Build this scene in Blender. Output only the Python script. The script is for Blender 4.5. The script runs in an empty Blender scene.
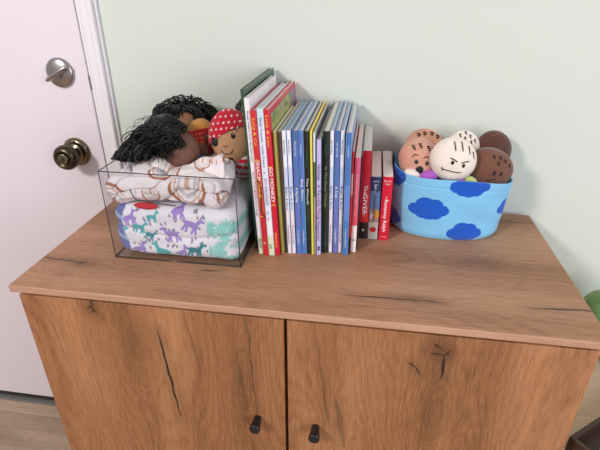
import bpy, bmesh, math, random
from mathutils import Vector, Matrix, Euler, noise as mnoise
R = random.Random(7)
PI = math.pi
TOP = 0.8052            # height of the cabinet top above the floor
WALL = 0.431            # distance of the back wall behind the cabinet's front edge
C = bpy.context.scene.collection

# ------------------------------------------------------------------ colour
def lin(c):
    out = []
    for v in c[:3]:
        v = v / 255.0
        out.append(v / 12.92 if v <= 0.04045 else ((v + 0.055) / 1.055) ** 2.4)
    return tuple(out) + (1.0,)

# ------------------------------------------------------------------ node helper
class NT:
    def __init__(s, name):
        s.m = bpy.data.materials.new(name); s.m.use_nodes = True
        s.t = s.m.node_tree; s.t.nodes.clear()
        s.out = s.t.nodes.new('ShaderNodeOutputMaterial')
    def n(s, typ, **kw):
        nd = s.t.nodes.new(typ)
        for k, v in kw.items():
            setattr(nd, k, v)
        return nd
    def link(s, a, b): s.t.links.new(a, b)
    def put(s, sock, v):
        if isinstance(v, bpy.types.NodeSocket): s.link(v, sock)
        else: sock.default_value = v
    def math(s, op, a, b=None, c=None, clamp=False):
        nd = s.n('ShaderNodeMath', operation=op); nd.use_clamp = clamp
        s.put(nd.inputs[0], a)
        if b is not None: s.put(nd.inputs[1], b)
        if c is not None: s.put(nd.inputs[2], c)
        return nd.outputs[0]
    def vec(s, x, y, z):
        nd = s.n('ShaderNodeCombineXYZ')
        for i, v in enumerate((x, y, z)): s.put(nd.inputs[i], v)
        return nd.outputs[0]
    def noise(s, vec, scale=1, detail=2, rough=.5):
        nd = s.n('ShaderNodeTexNoise'); s.put(nd.inputs['Vector'], vec)
        nd.inputs['Scale'].default_value = scale; nd.inputs['Detail'].default_value = detail
        nd.inputs['Roughness'].default_value = rough
        return nd.outputs['Fac']
    def mix(s, f, a, b, mode='MIX'):
        nd = s.n('ShaderNodeMix', data_type='RGBA', blend_type=mode)
        s.put(nd.inputs[0], f); s.put(nd.inputs[6], a); s.put(nd.inputs[7], b)
        return nd.outputs[2]
    def ramp(s, f, stops):
        nd = s.n('ShaderNodeValToRGB'); s.put(nd.inputs[0], f)
        e = nd.color_ramp.elements
        while len(e) < len(stops): e.new(0.5)
        for i, (p, c) in enumerate(stops): e[i].position = p; e[i].color = c
        return nd.outputs[0]
    def obj(s):
        return s.n('ShaderNodeTexCoord').outputs['Object']
    def sep(s, v):
        nd = s.n('ShaderNodeSeparateXYZ'); s.link(v, nd.inputs[0]); return nd.outputs
    def bump(s, h, dist=.001, strength=.5):
        nd = s.n('ShaderNodeBump'); nd.inputs['Strength'].default_value = strength
        nd.inputs['Distance'].default_value = dist; s.link(h, nd.inputs['Height']); return nd.outputs[0]
    def bsdf(s, color, rough=.5, metal=0, normal=None, **kw):
        b = s.n('ShaderNodeBsdfPrincipled'); s.put(b.inputs['Base Color'], color)
        s.put(b.inputs['Roughness'], rough); b.inputs['Metallic'].default_value = metal
        if normal is not None: s.link(normal, b.inputs['Normal'])
        for k, v in kw.items(): b.inputs[k.replace('_', ' ')].default_value = v
        s.link(b.outputs[0], s.out.inputs[0]); return b

_mats = {}
def plain(name, rgb, rough=.5, metal=0, var=.06, scale=60, bump=0, bscale=300, sheen=0, spec=.5, coat=0):
    if name in _mats: return _mats[name]
    t = NT(name); o = t.obj(); c = lin(rgb)
    f = t.noise(o, scale, 3)
    dark = tuple(v * (1 - var * 2) for v in c[:3]) + (1,)
    lite = tuple(min(1, v * (1 + var * 2)) for v in c[:3]) + (1,)
    col = t.mix(f, dark, lite)
    nm = t.bump(t.noise(o, bscale, 3), .001, bump) if bump else None
    kw = {'Specular_IOR_Level': spec}
    if sheen: kw['Sheen_Weight'] = sheen
    if coat: kw['Coat_Weight'] = coat
    t.bsdf(col, rough, metal, nm, **kw)
    _mats[name] = t.m; return t.m

def painted(name, rough=.9, bump=.4, bscale=500, sheen=.3):
    """cloth whose print is stored on the mesh"""
    if name in _mats: return _mats[name]
    t = NT(name); o = t.obj()
    a = t.n('ShaderNodeAttribute'); a.attribute_name = 'print'
    f = t.noise(o, bscale, 3)
    col = t.mix(.14, a.outputs['Color'], t.ramp(f, [(.3, (.35, .35, .35, 1)), (.7, (1, 1, 1, 1))]), 'MULTIPLY')
    t.bsdf(col, rough, 0, t.bump(f, .001, bump), Sheen_Weight=sheen, Specular_IOR_Level=.2)
    _mats[name] = t.m; return t.m

# ------------------------------------------------------------------ mesh gatherer
class G:
    def __init__(s): s.v = []; s.f = []; s.mi = []; s.c = []
    def add(s, vs, fs, mi=0, col=None):
        o = len(s.v); s.v += [tuple(p) for p in vs]; s.f += [tuple(i + o for i in f) for f in fs]; s.mi += [mi] * len(fs)
        s.c += [col or (1, 1, 1, 1)] * len(vs) if not isinstance(col, list) else col
        return s
    def box(s, lo, hi, mi=0, col=None):
        x0, y0, z0 = lo; x1, y1, z1 = hi
        v = [(x0,y0,z0),(x1,y0,z0),(x1,y1,z0),(x0,y1,z0),(x0,y0,z1),(x1,y0,z1),(x1,y1,z1),(x0,y1,z1)]
        return s.add(v, [(0,3,2,1),(4,5,6,7),(0,1,5,4),(1,2,6,5),(2,3,7,6),(3,0,4,7)], mi, col)
    def rbox(s, c, half, rad, step, disp=None, color=None, mi=0):
        """rounded box as a fine grid; disp(p, n) -> p, color(p, n) -> rgba"""
        hx, hy, hz = half; vs = []; fs = []; cs = []; idx = {}
        n = [max(2, int(2 * h / step)) for h in half]
        def vert(i, j, k):
            key = (i, j, k)
            if key in idx: return idx[key]
            p = Vector((-hx + 2*hx*i/n[0], -hy + 2*hy*j/n[1], -hz + 2*hz*k/n[2]))
            r = min(rad, hx*.99, hy*.99, hz*.99)
            q = Vector((max(-hx+r, min(hx-r, p.x)), max(-hy+r, min(hy-r, p.y)), max(-hz+r, min(hz-r, p.z))))
            d = p - q
            nn = d.normalized() if d.length > 1e-9 else Vector((0,0,1))
            p2 = q + nn * r + Vector(c)
            base = p2.copy()
            if disp: p2 = disp(p2, nn)
            idx[key] = len(vs); vs.append(tuple(p2)); cs.append(color(base, nn) if color else (1,1,1,1)); return idx[key]
        X, Y, Z = n
        for i in range(X):
            for j in range(Y):
                fs.append((vert(i,j,0), vert(i,j+1,0), vert(i+1,j+1,0), vert(i+1,j,0)))
                fs.append((vert(i,j,Z), vert(i+1,j,Z), vert(i+1,j+1,Z), vert(i,j+1,Z)))
        for i in range(X):
            for k in range(Z):
                fs.append((vert(i,0,k), vert(i+1,0,k), vert(i+1,0,k+1), vert(i,0,k+1)))
                fs.append((vert(i,Y,k), vert(i,Y,k+1), vert(i+1,Y,k+1), vert(i+1,Y,k)))
        for j in range(Y):
            for k in range(Z):
                fs.append((vert(0,j,k), vert(0,j,k+1), vert(0,j+1,k+1), vert(0,j+1,k)))
                fs.append((vert(X,j,k), vert(X,j+1,k), vert(X,j+1,k+1), vert(X,j,k+1)))
        return s.add(vs, fs, mi, cs)
    def ell(s, c, r, M=None, nu=32, nv=20, mi=0, disp=None, color=None, keep=None):
        M = M or Matrix.Identity(3); c = Vector(c); vs = []; cs = []; fs = []
        for j in range(nv + 1):
            ph = -PI/2 + PI * j / nv
            for i in range(nu):
                th = 2 * PI * i / nu
                u = Vector((math.cos(ph)*math.cos(th), math.cos(ph)*math.sin(th), math.sin(ph)))
                p = Vector((u.x*r[0], u.y*r[1], u.z*r[2]))
                if disp: p = disp(p, u)
                vs.append(c + M @ p); cs.append(color(u) if color else (1,1,1,1))
        for j in range(nv):
            for i in range(nu):
                a = j*nu+i; b = j*nu+(i+1) % nu
                if keep:
                    th = 2*PI*(i+.5)/nu; ph = -PI/2+PI*(j+.5)/nv
                    if not keep(Vector((math.cos(ph)*math.cos(th), math.cos(ph)*math.sin(th), math.sin(ph)))): continue
                fs.append((a, b, b+nu, a+nu))
        return s.add(vs, fs, mi, cs)
    def tube(s, pts, rad, seg=8, mi=0, col=None):
        pts = [Vector(p) for p in pts]
        rad = rad if isinstance(rad, (list, tuple)) else [rad]*len(pts)
        vs = []; fs = []; up = None
        for i, p in enumerate(pts):
            d = (pts[min(i+1, len(pts)-1)] - pts[max(i-1, 0)])
            d = d.normalized() if d.length > 1e-9 else Vector((0,0,1))
            if up is None: up = Vector((0,0,1)) if abs(d.z) < .9 else Vector((1,0,0))
            x = up - d * up.dot(d)
            x = x.normalized() if x.length > 1e-6 else d.orthogonal().normalized()
            up = x; y = d.cross(x)
            for k in range(seg):
                a = 2*PI*k/seg; vs.append(p + (x*math.cos(a) + y*math.sin(a))*rad[i])
        for i in range(len(pts)-1):
            for k in range(seg):
                a = i*seg+k; b = i*seg+(k+1) % seg
                fs.append((a, b, b+seg, a+seg))
        fs.append(tuple(range(seg))[::-1]); fs.append(tuple(range((len(pts)-1)*seg, len(pts)*seg)))
        return s.add(vs, fs, mi, col)
    def lathe(s, c, axis, prof, seg=40, mi=0):
        """prof: list of (distance along axis, radius)"""
        ax = Vector(axis).normalized(); x = ax.orthogonal().normalized(); y = ax.cross(x); c = Vector(c); vs = []; fs = []
        for (h, r) in prof:
            for k in range(seg):
                a = 2*PI*k/seg; vs.append(c + ax*h + (x*math.cos(a)+y*math.sin(a))*max(r, 1e-5))
        for i in range(len(prof)-1):
            for k in range(seg):
                a = i*seg+k; b = i*seg+(k+1) % seg
                fs.append((a, b, b+seg, a+seg))
        fs.append(tuple(range(seg))[::-1]); fs.append(tuple(range((len(prof)-1)*seg, len(prof)*seg)))
        return s.add(vs, fs, mi)
    def build(s, name, mats, parent=None, smooth=True, bevel=0, world=True, subsurf=0):
        me = bpy.data.meshes.new(name)
        off = Vector(parent_loc(parent)) if (parent and world) else Vector((0,0,0))
        me.from_pydata([tuple(Vector(v)-off) for v in s.v], [], s.f); me.update()
        if not isinstance(mats, (list, tuple)): mats = [mats]
        for m in mats: me.materials.append(m)
        me.polygons.foreach_set('material_index', s.mi)
        if any(c != (1,1,1,1) for c in s.c[:1]) or len(set(s.c[:4000])) > 1:
            at = me.color_attributes.new('print', 'FLOAT_COLOR', 'POINT')
            at.data.foreach_set('color', [x for c in s.c for x in c])
        bm = bmesh.new(); bm.from_mesh(me)
        bmesh.ops.recalc_face_normals(bm, faces=bm.faces); bm.to_mesh(me); bm.free()
        me.polygons.foreach_set('use_smooth', [smooth]*len(me.polygons))
        o = bpy.data.objects.new(name, me); C.objects.link(o)
        if parent: o.parent = parent
        if bevel:
            b = o.modifiers.new('bevel', 'BEVEL'); b.width = bevel; b.segments = 3; b.limit_method = 'ANGLE'
            b.harden_normals = False
        if subsurf:
            u = o.modifiers.new('sub', 'SUBSURF'); u.levels = subsurf; u.render_levels = subsurf
        return o
def parent_loc(o):
    l = Vector((0,0,0))
    while o: l = l + o.location; o = o.parent
    return l
def thing(name, label, cat, loc=(0,0,0), group=None):
    o = bpy.data.objects.new(name, None); C.objects.link(o); o.location = loc; o.empty_display_size = .05
    o['label'] = label; o['category'] = cat
    if group: o['group'] = group
    return o
def struct(o): o['kind'] = 'structure'; return o

def text_mesh(name, s, size, mat, parent, M, width=None, bold=0):
    cu = bpy.data.curves.new('lettering', 'FONT'); cu.body = s; cu.size = size; cu.align_x = 'CENTER'; cu.align_y = 'CENTER'
    cu.extrude = .00008; cu.offset = bold; cu.resolution_u = 2
    to = bpy.data.objects.new('lettering', cu); C.objects.link(to)
    bpy.context.view_layer.update()
    dg = bpy.context.evaluated_depsgraph_get()
    me = bpy.data.meshes.new_from_object(to.evaluated_get(dg))
    bpy.data.objects.remove(to); bpy.data.curves.remove(cu)
    if len(me.vertices):
        xs = [v.co.x for v in me.vertices]; w = max(xs)-min(xs)
        if width and w > 0:
            k = width / w
            for v in me.vertices: v.co.x *= k
    me.transform(M); me.name = name
    me.materials.clear(); me.materials.append(mat)
    o = bpy.data.objects.new(name, me); C.objects.link(o); o.parent = parent
    return o

# ------------------------------------------------------------------ materials of the room and cabinet
def wood_mat(name, grain, base_hi, base_mid, base_lo, cracks=(), knots=(), seams=(), plank=None, seed=0., rough=.5, fig=26.):
    """laminate wood; grain: 'x' or 'z' direction of the fibre"""
    t = NT(name); o = t.obj(); X, Y, Z = t.sep(o)
    if grain == 'x': L, T = X, Y
    elif grain == 'z': L, T = Z, X
    elif grain == 'xz': L, T = X, Z
    else: L, T = Z, Y
    L = t.math('ADD', L, seed); Lr = L
    T0 = T
    # knots push the figure into rings
    warp = t.math('MULTIPLY', t.math('SUBTRACT', t.noise(t.vec(t.math('MULTIPLY', L, 1.6), t.math('MULTIPLY', T, 5.0), seed), 1, 2, .5), .5), .36)
    for (kl, kt, rl, rt, amp) in knots:
        dl = t.math('DIVIDE', t.math('SUBTRACT', L, kl + seed), rl); dt = t.math('DIVIDE', t.math('SUBTRACT', T, kt), rt)
        d2 = t.math('ADD', t.math('MULTIPLY', dl, dl), t.math('MULTIPLY', dt, dt))
        g = t.math('MULTIPLY', t.math('POWER', 2.718, t.math('MULTIPLY', d2, -1.)), amp)
        warp = t.math('ADD', warp, g)
    F = t.math('ADD', T, warp)
    lines = t.math('MULTIPLY_ADD', t.math('SINE', t.math('MULTIPLY', F, fig*2*PI)), .5, .5)
    lines = t.math('POWER', lines, 2.6)
    broad = t.noise(t.vec(t.math('MULTIPLY', L, 1.1), t.math('MULTIPLY', T, 9.), seed+3), 1, 3, .55)
    fine = t.noise(t.vec(t.math('MULTIPLY', L, 30.), t.math('MULTIPLY', T, 620.), seed+5), 1, 3, .7)
    mid = t.noise(t.vec(t.math('MULTIPLY', L, 4.), t.math('MULTIPLY', T, 150.), seed+9), 1, 3, .6)
    v = t.math('MULTIPLY_ADD', broad, .80, .05)
    v = t.math('ADD', v, t.math('MULTIPLY', lines, -.065))
    v = t.math('ADD', v, t.math('MULTIPLY', t.math('SUBTRACT', fine, .5), .72))
    v = t.math('ADD', v, t.math('MULTIPLY', t.math('SUBTRACT', mid, .5), .22))
    if plank:
        pk = t.math('FLOOR', t.math('DIVIDE', T, plank))
        wn = t.n('ShaderNodeTexWhiteNoise', noise_dimensions='1D'); t.link(pk, wn.inputs['W'])
        v = t.math('ADD', v, t.math('MULTIPLY_ADD', wn.outputs[0], .3, -.15))
    col = t.ramp(v, [(.12, lin(base_lo)), (.38, lin(base_mid)), (.66, lin(base_hi))])
    if plank:
        fr = t.math('FRACT', t.math('DIVIDE', T, plank))
        gm = t.math('LESS_THAN', fr, .012)
        col = t.mix(t.math('MULTIPLY', gm, .5), col, lin((70, 55, 45)))
    # soft dark halo round cracks, dark core in them
    wob = t.math('MULTIPLY', t.math('SUBTRACT', t.noise(t.vec(t.math('MULTIPLY', L, 30.), t.math('MULTIPLY', T, 60.), 1.), 1, 3, .6), .5), .008)
    Tw = t.math('ADD', T, wob); Lw = t.math('ADD', Lr, wob)
    for (l0, t0, l1, t1, w, stg) in cracks:
        ex, ey = l1-l0, t1-t0; ll = ex*ex+ey*ey
        px = t.math('SUBTRACT', Lw, l0+seed); py = t.math('SUBTRACT', Tw, t0)
        h = t.math('DIVIDE', t.math('ADD', t.math('MULTIPLY', px, ex), t.math('MULTIPLY', py, ey)), ll, clamp=True)
        qx = t.math('SUBTRACT', px, t.math('MULTIPLY', h, ex)); qy = t.math('SUBTRACT', py, t.math('MULTIPLY', h, ey))
        d = t.math('SQRT', t.math('ADD', t.math('MULTIPLY', qx, qx), t.math('MULTIPLY', qy, qy)))
        tw = t.math('MULTIPLY_ADD', t.math('MULTIPLY', h, t.math('SUBTRACT', 1., h)), 3.2*w, .25*w)   # taper at the ends
        core = t.math('SUBTRACT', 1., t.math('DIVIDE', d, tw), clamp=True)
        core = t.math('MULTIPLY', t.math('MULTIPLY', core, 2.2, clamp=True), stg)
        halo = t.math('MULTIPLY', t.math('SUBTRACT', 1., t.math('DIVIDE', d, w*9), clamp=True), .32*stg)
        col = t.mix(halo, col, lin((92, 60, 40)))
        col = t.mix(core, col, lin((42, 27, 20)))
    for (kl, kt, rl, rt, amp) in knots:
        dl = t.math('DIVIDE', t.math('SUBTRACT', Lw, kl+seed), rl*.8); dt = t.math('DIVIDE', t.math('SUBTRACT', Tw, kt), rt*.8)
        d2 = t.math('ADD', t.math('MULTIPLY', dl, dl), t.math('MULTIPLY', dt, dt))
        g = t.math('MULTIPLY', t.math('POWER', 2.718, t.math('MULTIPLY', d2, -2.2)), .42)
        col = t.mix(g, col, lin((104, 70, 46)))
    nm = t.bump(fine, .0006, .35)
    t.bsdf(col, rough, 0, nm, Specular_IOR_Level=.4)
    return t.m

HI, MID, LO = (186, 133, 92), (152, 101, 65), (98, 62, 39)
top_wood = wood_mat('wood_top', 'x', (192, 147, 114), (165, 119, 87), (108, 73, 51),
    cracks=[(.56, .059, .70, .063, .0022, .8), (.68, .063, .72, .061, .0018, .6), (.845, .0685, .96, .076, .0028, .8),
            (-.01, .093, .078, .0865, .0022, .85), (.074, .083, .09, .089, .0035, .8), (.30, .094, .335, .0955, .0028, .7),
            (.64, .3690, .98, .3760, .0016, .75), (.60, .20, .70, .215, .001, .35)],
    knots=[(.10, .082, .05, .018, .10), (.66, .066, .07, .018, .09), (.80, .20, .08, .04, .05), (.07, .045, .03, .012, .05)], seed=.0, fig=70)
door_l_wood = wood_mat('wood_left_door', 'z', HI, MID, LO,
    cracks=[(-.070+TOP, .2500, -.275+TOP, .2670, .0026, 1.), (-.016+TOP, .1400, -.045+TOP, .1385, .0030, 1.), (-.036+TOP, .1385, -.046+TOP, .145, .0025, .9), (-.034+TOP, .1385, -.038+TOP, .130, .0018, .8),
            (-.02+TOP, .4060, -.255+TOP, .4150, .0013, .6), (-.10+TOP, .385, -.24+TOP, .398, .0035, .28), (-.03+TOP, .300, -.15+TOP, .318, .003, .3), (-.30+TOP, .40, -.38+TOP, .41, .003, .3)],
    knots=[(-.028+TOP, .139, .022, .012, .07), (-.10+TOP, .205, .10, .035, .16), (-.17+TOP, .388, .07, .014, .09)], seed=.0, fig=64)
door_r_wood = wood_mat('wood_right_door', 'z', HI, MID, LO,
    cracks=[(-.040+TOP, .7000, -.052+TOP, .7160, .0030, 1.), (-.058+TOP, .6980, -.060+TOP, .7200, .0030, 1.), (-.060+TOP, .7180, -.108+TOP, .7210, .0030, 1.), (-.050+TOP, .7250, -.062+TOP, .7180, .0022, .9),
            (-.082+TOP, .6650, -.092+TOP, .6800, .0020, .8), (-.092+TOP, .6790, -.106+TOP, .6860, .0018, .8),
            (-.05+TOP, .52, -.25+TOP, .545, .004, .3), (-.18+TOP, .555, -.30+TOP, .575, .006, .35), (-.15+TOP, .70, -.30+TOP, .705, .003, .18)],
    knots=[(-.052+TOP, .712, .03, .022, .10), (-.20+TOP, .72, .12, .035, .15), (-.23+TOP, .565, .05, .016, .10)], seed=.0, fig=60)
side_wood = wood_mat('wood_side', 'zy', HI, MID, LO, seed=.7)
edge_wood = wood_mat('wood_edge', 'xz', (198, 154, 128), (180, 136, 110), (150, 108, 84), seed=1.3)
floor_wood = wood_mat('floor_planks', 'x', (196, 172, 148), (168, 144, 122), (124, 102, 84), plank=.18, seed=2.1, fig=9)
bench_wood = wood_mat('wood_bench', 'x', (244, 220, 190), (230, 202, 170), (196, 166, 134), seed=3.3, fig=14)

def wall_mat():
    t = NT('sage_wall_paint'); o = t.obj()
    f = t.noise(o, 3, 3); c = t.mix(f, lin((211, 217, 208)), lin((215, 221, 212)))
    b = t.noise(o, 240, 4, .6)
    t.bsdf(c, .75, 0, t.bump(b, .0012, .35), Specular_IOR_Level=.3); return t.m
M_wall = wall_mat()
M_white = plain('white_gloss_paint', (232, 222, 230), .42, var=.012, scale=6, bump=.04, bscale=90)
M_trim = plain('trim_paint', (236, 231, 234), .4, var=.015, scale=12, bump=.05, bscale=90)
M_dark = plain('dark_gap', (38, 34, 34), .8)
M_black = plain('black_metal', (22, 21, 22), .32, var=.05, spec=.6)
M_steel = plain('satin_nickel', (176, 168, 166), .28, 1, var=.06, scale=200)
M_bronze = plain('aged_nickel', (128, 116, 98), .26, 1, var=.12, scale=120)
M_brz_dark = plain('darkened_nickel', (82, 72, 60), .34, 1, var=.15, scale=120)
M_threshold = plain('grey_threshold', (118, 118, 114), .5, .3)

# ------------------------------------------------------------------ the setting
struct(G().box((-2.2, WALL, 0), (2.4, WALL+.12, 2.45)).build('wall_back', M_wall, smooth=False))
struct(G().box((-2.2, -3.0, -.05), (2.4, WALL, 0)).build('floor', floor_wood, smooth=False))
# door slab, set back a little in its frame, seen from the room
dy = WALL - .006
d = G().box((-.93, dy-.004, .022), (-.0465, WALL+.0, 2.04))
door = struct(d.build('door_1', M_white, smooth=False, bevel=.0015))
struct(G().box((-.0465, WALL-.004, 0), (-.0442, WALL-.0005, 2.05)).build('gap_shade_strip', plain('door_gap_shade', (96, 82, 82), .8), smooth=False))  # solid strip, its dark colour stands in for shade in the door gap
# casing: jamb, flat board, rounded outer bead
cs = G()
cs.box((-.0442, WALL-.009, 0), (-.034, WALL, 2.10)); cs.box((-.034, WALL-.013, 0), (-.015, WALL, 2.10)); cs.box((-.015, WALL-.017, 0), (-.004, WALL, 2.10))
cs.box((-.004, WALL-.008, 0), (.002, WALL, 2.10))
struct(cs.build('trim_2', M_trim, smooth=False, bevel=.0022))
struct(G().box((-.0449, WALL-.0105, TOP+.238), (-.0424, WALL-.0088, TOP+.268)).build('trim_3', plain('strike_edge', (120, 110, 108), .5), smooth=False))
struct(G().box((-1.0, WALL-.010, .007), (.002, WALL, .0205)).build('trim_4', plain('door_sweep', (48, 45, 47), .7), smooth=False))
struct(G().box((-1.0, WALL-.026, 0), (.002, WALL, .006)).build('trim_5', M_threshold, smooth=False, bevel=.002))
struct(G().box((.99, WALL-.012, 0), (2.4, WALL, .09)).build('baseboard_right', M_trim, smooth=False, bevel=.003))

# deadbolt: round plate and thumb turn
db = thing('deadbolt', 'satin nickel round deadbolt plate with thumb turn on the white door', 'door lock', (-.1100, dy-.004, TOP+.2731))
p0 = Vector((-.1100, dy-.004, TOP+.2731))
G().lathe(p0, (0,-1,0), [(0,.0325),(.004,.0325),(.0075,.0295),(.0085,.024),(.0095,.022),(.010,0)]).build('plate', M_steel, db)
tn = G(); tn.lathe(p0+Vector((0,-.009,0)), (0,-1,0), [(0,.0105),(.006,.0095),(.008,.0085)], 24)
M3 = Euler((0, math.radians(38), 0)).to_matrix()
def paddle(p, u): return Vector((p.x*(1+.25*abs(u.x)), p.y, p.z*(.75+.5*abs(u.x))))
tn.ell(p0+Vector((0,-.018,0)), (.0265,.0070,.0066), Euler((0, math.radians(-30)+PI, 0)).to_matrix(), 28, 14, disp=paddle)
tn.build('thumb_turn', M_steel, db)
# knob
p1 = Vector((-.1130, dy-.004, TOP+.0900))
kb = thing('door_knob', 'round aged nickel keyed door knob on the white door, below the deadbolt', 'door knob', tuple(p1))
G().lathe(p1, (0,-1,0), [(0,.0345),(.003,.0345),(.006,.032),(.009,.029),(.0095,.024),(.008,.020),(.012,.0175),(.013,0)]).build('rosette', M_bronze, kb)
G().lathe(p1+Vector((0,-.010,0)), (0,-1,0), [(0,.014),(.012,.012),(.021,.014)], 32).build('neck', M_bronze, kb)
hk = G().lathe(p1+Vector((0,-.027,0)), (0,-1,0), [(0,.012),(.004,.022),(.009,.0275),(.016,.0297),(.023,.0290),(.029,.0255),(.032,.0205),(.0325,.0175),(.031,.017),(.031,0)], 48).build('handle', M_brz_dark, kb)
kc = G().lathe(p1+Vector((0,-.0575,0)), (0,-1,0), [(0,.0135),(.002,.013),(.0026,.0115),(.0026,0)], 32)
kc.build('lock_cylinder', M_bronze, kb)
G().box((p1.x-.0011, p1.y-.0612, p1.z-.006), (p1.x+.0011, p1.y-.0600, p1.z+.006)).build('keyhole', M_dark, kb, smooth=False)
G().lathe(p1+Vector((.004,-.0085,.0262)), (0,-1,0), [(0,.0036),(.0015,.0036),(.002,.0028)], 16).build('screw', M_dark, kb)

# ------------------------------------------------------------------ cabinet
W = .94; D = .4177
cab = thing('cabinet', 'wide two-door cabinet in warm knotty wood laminate with small black knobs', 'cabinet', (0,0,0))
gw = G().box((0, 0, TOP-.0135), (W, D, TOP)); gw.mi = [0, 0, 1, 1, 1, 1]
gw.build('worktop', [top_wood, edge_wood], cab, smooth=False, bevel=.0022)
bodyz = TOP-.0135
cb = G(); cb.box((.010, .028, .06), (.026, D-.004, bodyz)); cb.box((W-.026, .028, .06), (W-.010, D-.004, bodyz))
cb.box((.026, .030, .06), (W-.026, D-.004, .076)); cb.box((.026, .036, bodyz-.02), (W-.026, D-.004, bodyz)); cb.box((.026, D-.010, .076), (W-.026, D-.004, bodyz-.02))
cb.box((W/2-.008, .034, .076), (W/2+.008, D-.01, bodyz-.02)); cb.box((.04, .05, 0), (W-.04, D-.03, .06))
cb.build('body', side_wood, cab, smooth=False, bevel=.0008)
zt = bodyz-.0098
cx = .4693
for nm, x0, x1, mm, kx, kz in (('left', .0072, cx-.0028, door_l_wood, .4160, TOP-.2520), ('right', cx+.0028, W-.0072, door_r_wood, .5218, TOP-.2560)):
    dr = G().box((x0, .0085, .065), (x1, .0265, zt)).build('door', mm, cab, smooth=False, bevel=.0012)
    k = G(); base = Vector((kx, .0085, kz))
    k.lathe(base, (0,-1,0), [(0,.0072),(.002,.0074),(.006,.0074),(.012,.0082),(.019,.0094),(.0235,.0100),(.0255,.0100),(.027,.0092),(.0272,0)], 28)
    k.build('knob', M_black, dr, world=True)

# ------------------------------------------------------------------ floor beyond: bench, tray, green plush
bz = TOP-.29
bn = thing('bench', 'low pale oak bench at the wall beside the cabinet', 'bench', (1.28, .19, 0))
G().box((.948, -.07, bz-.022), (1.62, .425, bz)).build('seat', bench_wood, bn, smooth=False, bevel=.003)
for x in (.96, 1.555):
    for y in (-.05, .365):
        G().box((x, y, 0), (x+.04, y+.04, bz-.022)).build('leg', bench_wood, bn, smooth=False, bevel=.002)
# tray
tr_o = Vector((.9640, .0560, bz+.0003)); e1 = Vector((.0889, .0680, 0)).normalized(); e2 = Vector((e1.y, -e1.x, 0))
tr = thing('tray', 'dark brown wooden tray on the pale bench right of the cabinet', 'tray', tuple(tr_o + e1*.12 + e2*.1))
def obox(g, a0, a1, b0, b1, z0, z1, mi=0):
    v = []
    for z in (z0, z1):
        for (a, b) in ((a0,b0),(a1,b0),(a1,b1),(a0,b1)): v.append(tr_o + e1*a + e2*b + Vector((0,0,z)))
    g.add(v, [(0,3,2,1),(4,5,6,7),(0,1,5,4),(1,2,6,5),(2,3,7,6),(3,0,4,7)], mi)
M_brown = plain('dark_brown_wood', (62, 40, 28), .45, var=.12, scale=40)
g = G(); obox(g, 0, .26, 0, .008, .0, .034); obox(g, 0, .26, .10, .108, .0, .034); obox(g, 0, .008, .008, .10, 0, .034); obox(g, .252, .26, .008, .10, 0, .034)
g.build('rim', M_brown, tr, smooth=False, bevel=.0015)
g = G(); obox(g, .008, .252, .008, .10, .0, .006); g.build('base', M_brown, tr, smooth=False)
g = G(); obox(g, .016, .244, .035, .094, .0065, .019); clo = g.build('cloth', plain('beige_cloth', (186, 168, 146), .9, var=.2, scale=150, bump=.6), None, smooth=False, bevel=.004)
clo['label'] = 'small folded beige cloth lying in the dark brown tray'; clo['category'] = 'cloth'
# green plush turtle sitting on bench
gp = Vector((1.110, .335, bz))
gt = thing('plush_toy', 'green plush toy with a round head sitting on the bench by the wall', 'stuffed toy', tuple(gp))
M_green = plain('green_plush', (126, 172, 100), .95, var=.25, scale=70, bump=.8, bscale=600, sheen=.5)
M_pinkg = plain('pink_grey_plush', (206, 178, 184), .95, var=.2, scale=160, bump=.8, sheen=.4)
G().ell(gp+Vector((0,0,.042)), (.050,.044,.043)).build('body', M_green, gt)
G().ell(gp+Vector((0,-.004,.115)), (.050,.044,.048)).build('head', M_green, gt)
G().ell(gp+Vector((.006,-.044,.088)), (.022,.014,.013)).build('muzzle', M_pinkg, gt)
for s_ in (-1, 1):
    G().ell(gp+Vector((s_*.034,-.034,.017)), (.017,.024,.0165)).build('foot', M_green, gt)
    G().ell(gp+Vector((s_*.016,-.0445,.122)), (.004,.003,.005)).build('eye', M_black, gt)

# ------------------------------------------------------------------ clear storage bin
bx0, bx1, by0, by1 = .1330, .3700, .1135, .395; bh = .1680
bin_ = thing('storage_bin', 'clear acrylic open bin holding blankets and rag dolls', 'bin', ((bx0+bx1)/2, (by0+by1)/2, TOP))
def acrylic():
    t = NT('clear_acrylic')
    tr_ = t.n('ShaderNodeBsdfTransparent'); tr_.inputs[0].default_value = (.955, .958, .962, 1)
    gl = t.n('ShaderNodeBsdfGlossy'); gl.inputs['Roughness'].default_value = .04
    fr = t.n('ShaderNodeLayerWeight'); fr.inputs[0].default_value = .5
    fz = t.math('MULTIPLY_ADD', t.math('POWER', fr.outputs['Facing'], 5.), .55, .025)
    mx = t.n('ShaderNodeMixShader'); t.link(fz, mx.inputs[0])
    t.link(tr_.outputs[0], mx.inputs[1]); t.link(gl.outputs[0], mx.inputs[2]); t.link(mx.outputs[0], t.out.inputs[0]); return t.m
M_acr = acrylic()
def edge_acr():
    t = NT('acrylic_edge')
    tr_ = t.n('ShaderNodeBsdfTransparent'); tr_.inputs[0].default_value = (.55, .55, .56, 1)
    b = t.n('ShaderNodeBsdfPrincipled'); b.inputs['Base Color'].default_value = lin((60, 56, 60)); b.inputs['Roughness'].default_value = .15
    mx = t.n('ShaderNodeMixShader'); mx.inputs[0].default_value = .8
    t.link(tr_.outputs[0], mx.inputs[1]); t.link(b.outputs[0], mx.inputs[2]); t.link(mx.outputs[0], t.out.inputs[0]); return t.m
M_edge = edge_acr()
w = .0022; Z0 = TOP+.0005
g = G()
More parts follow.
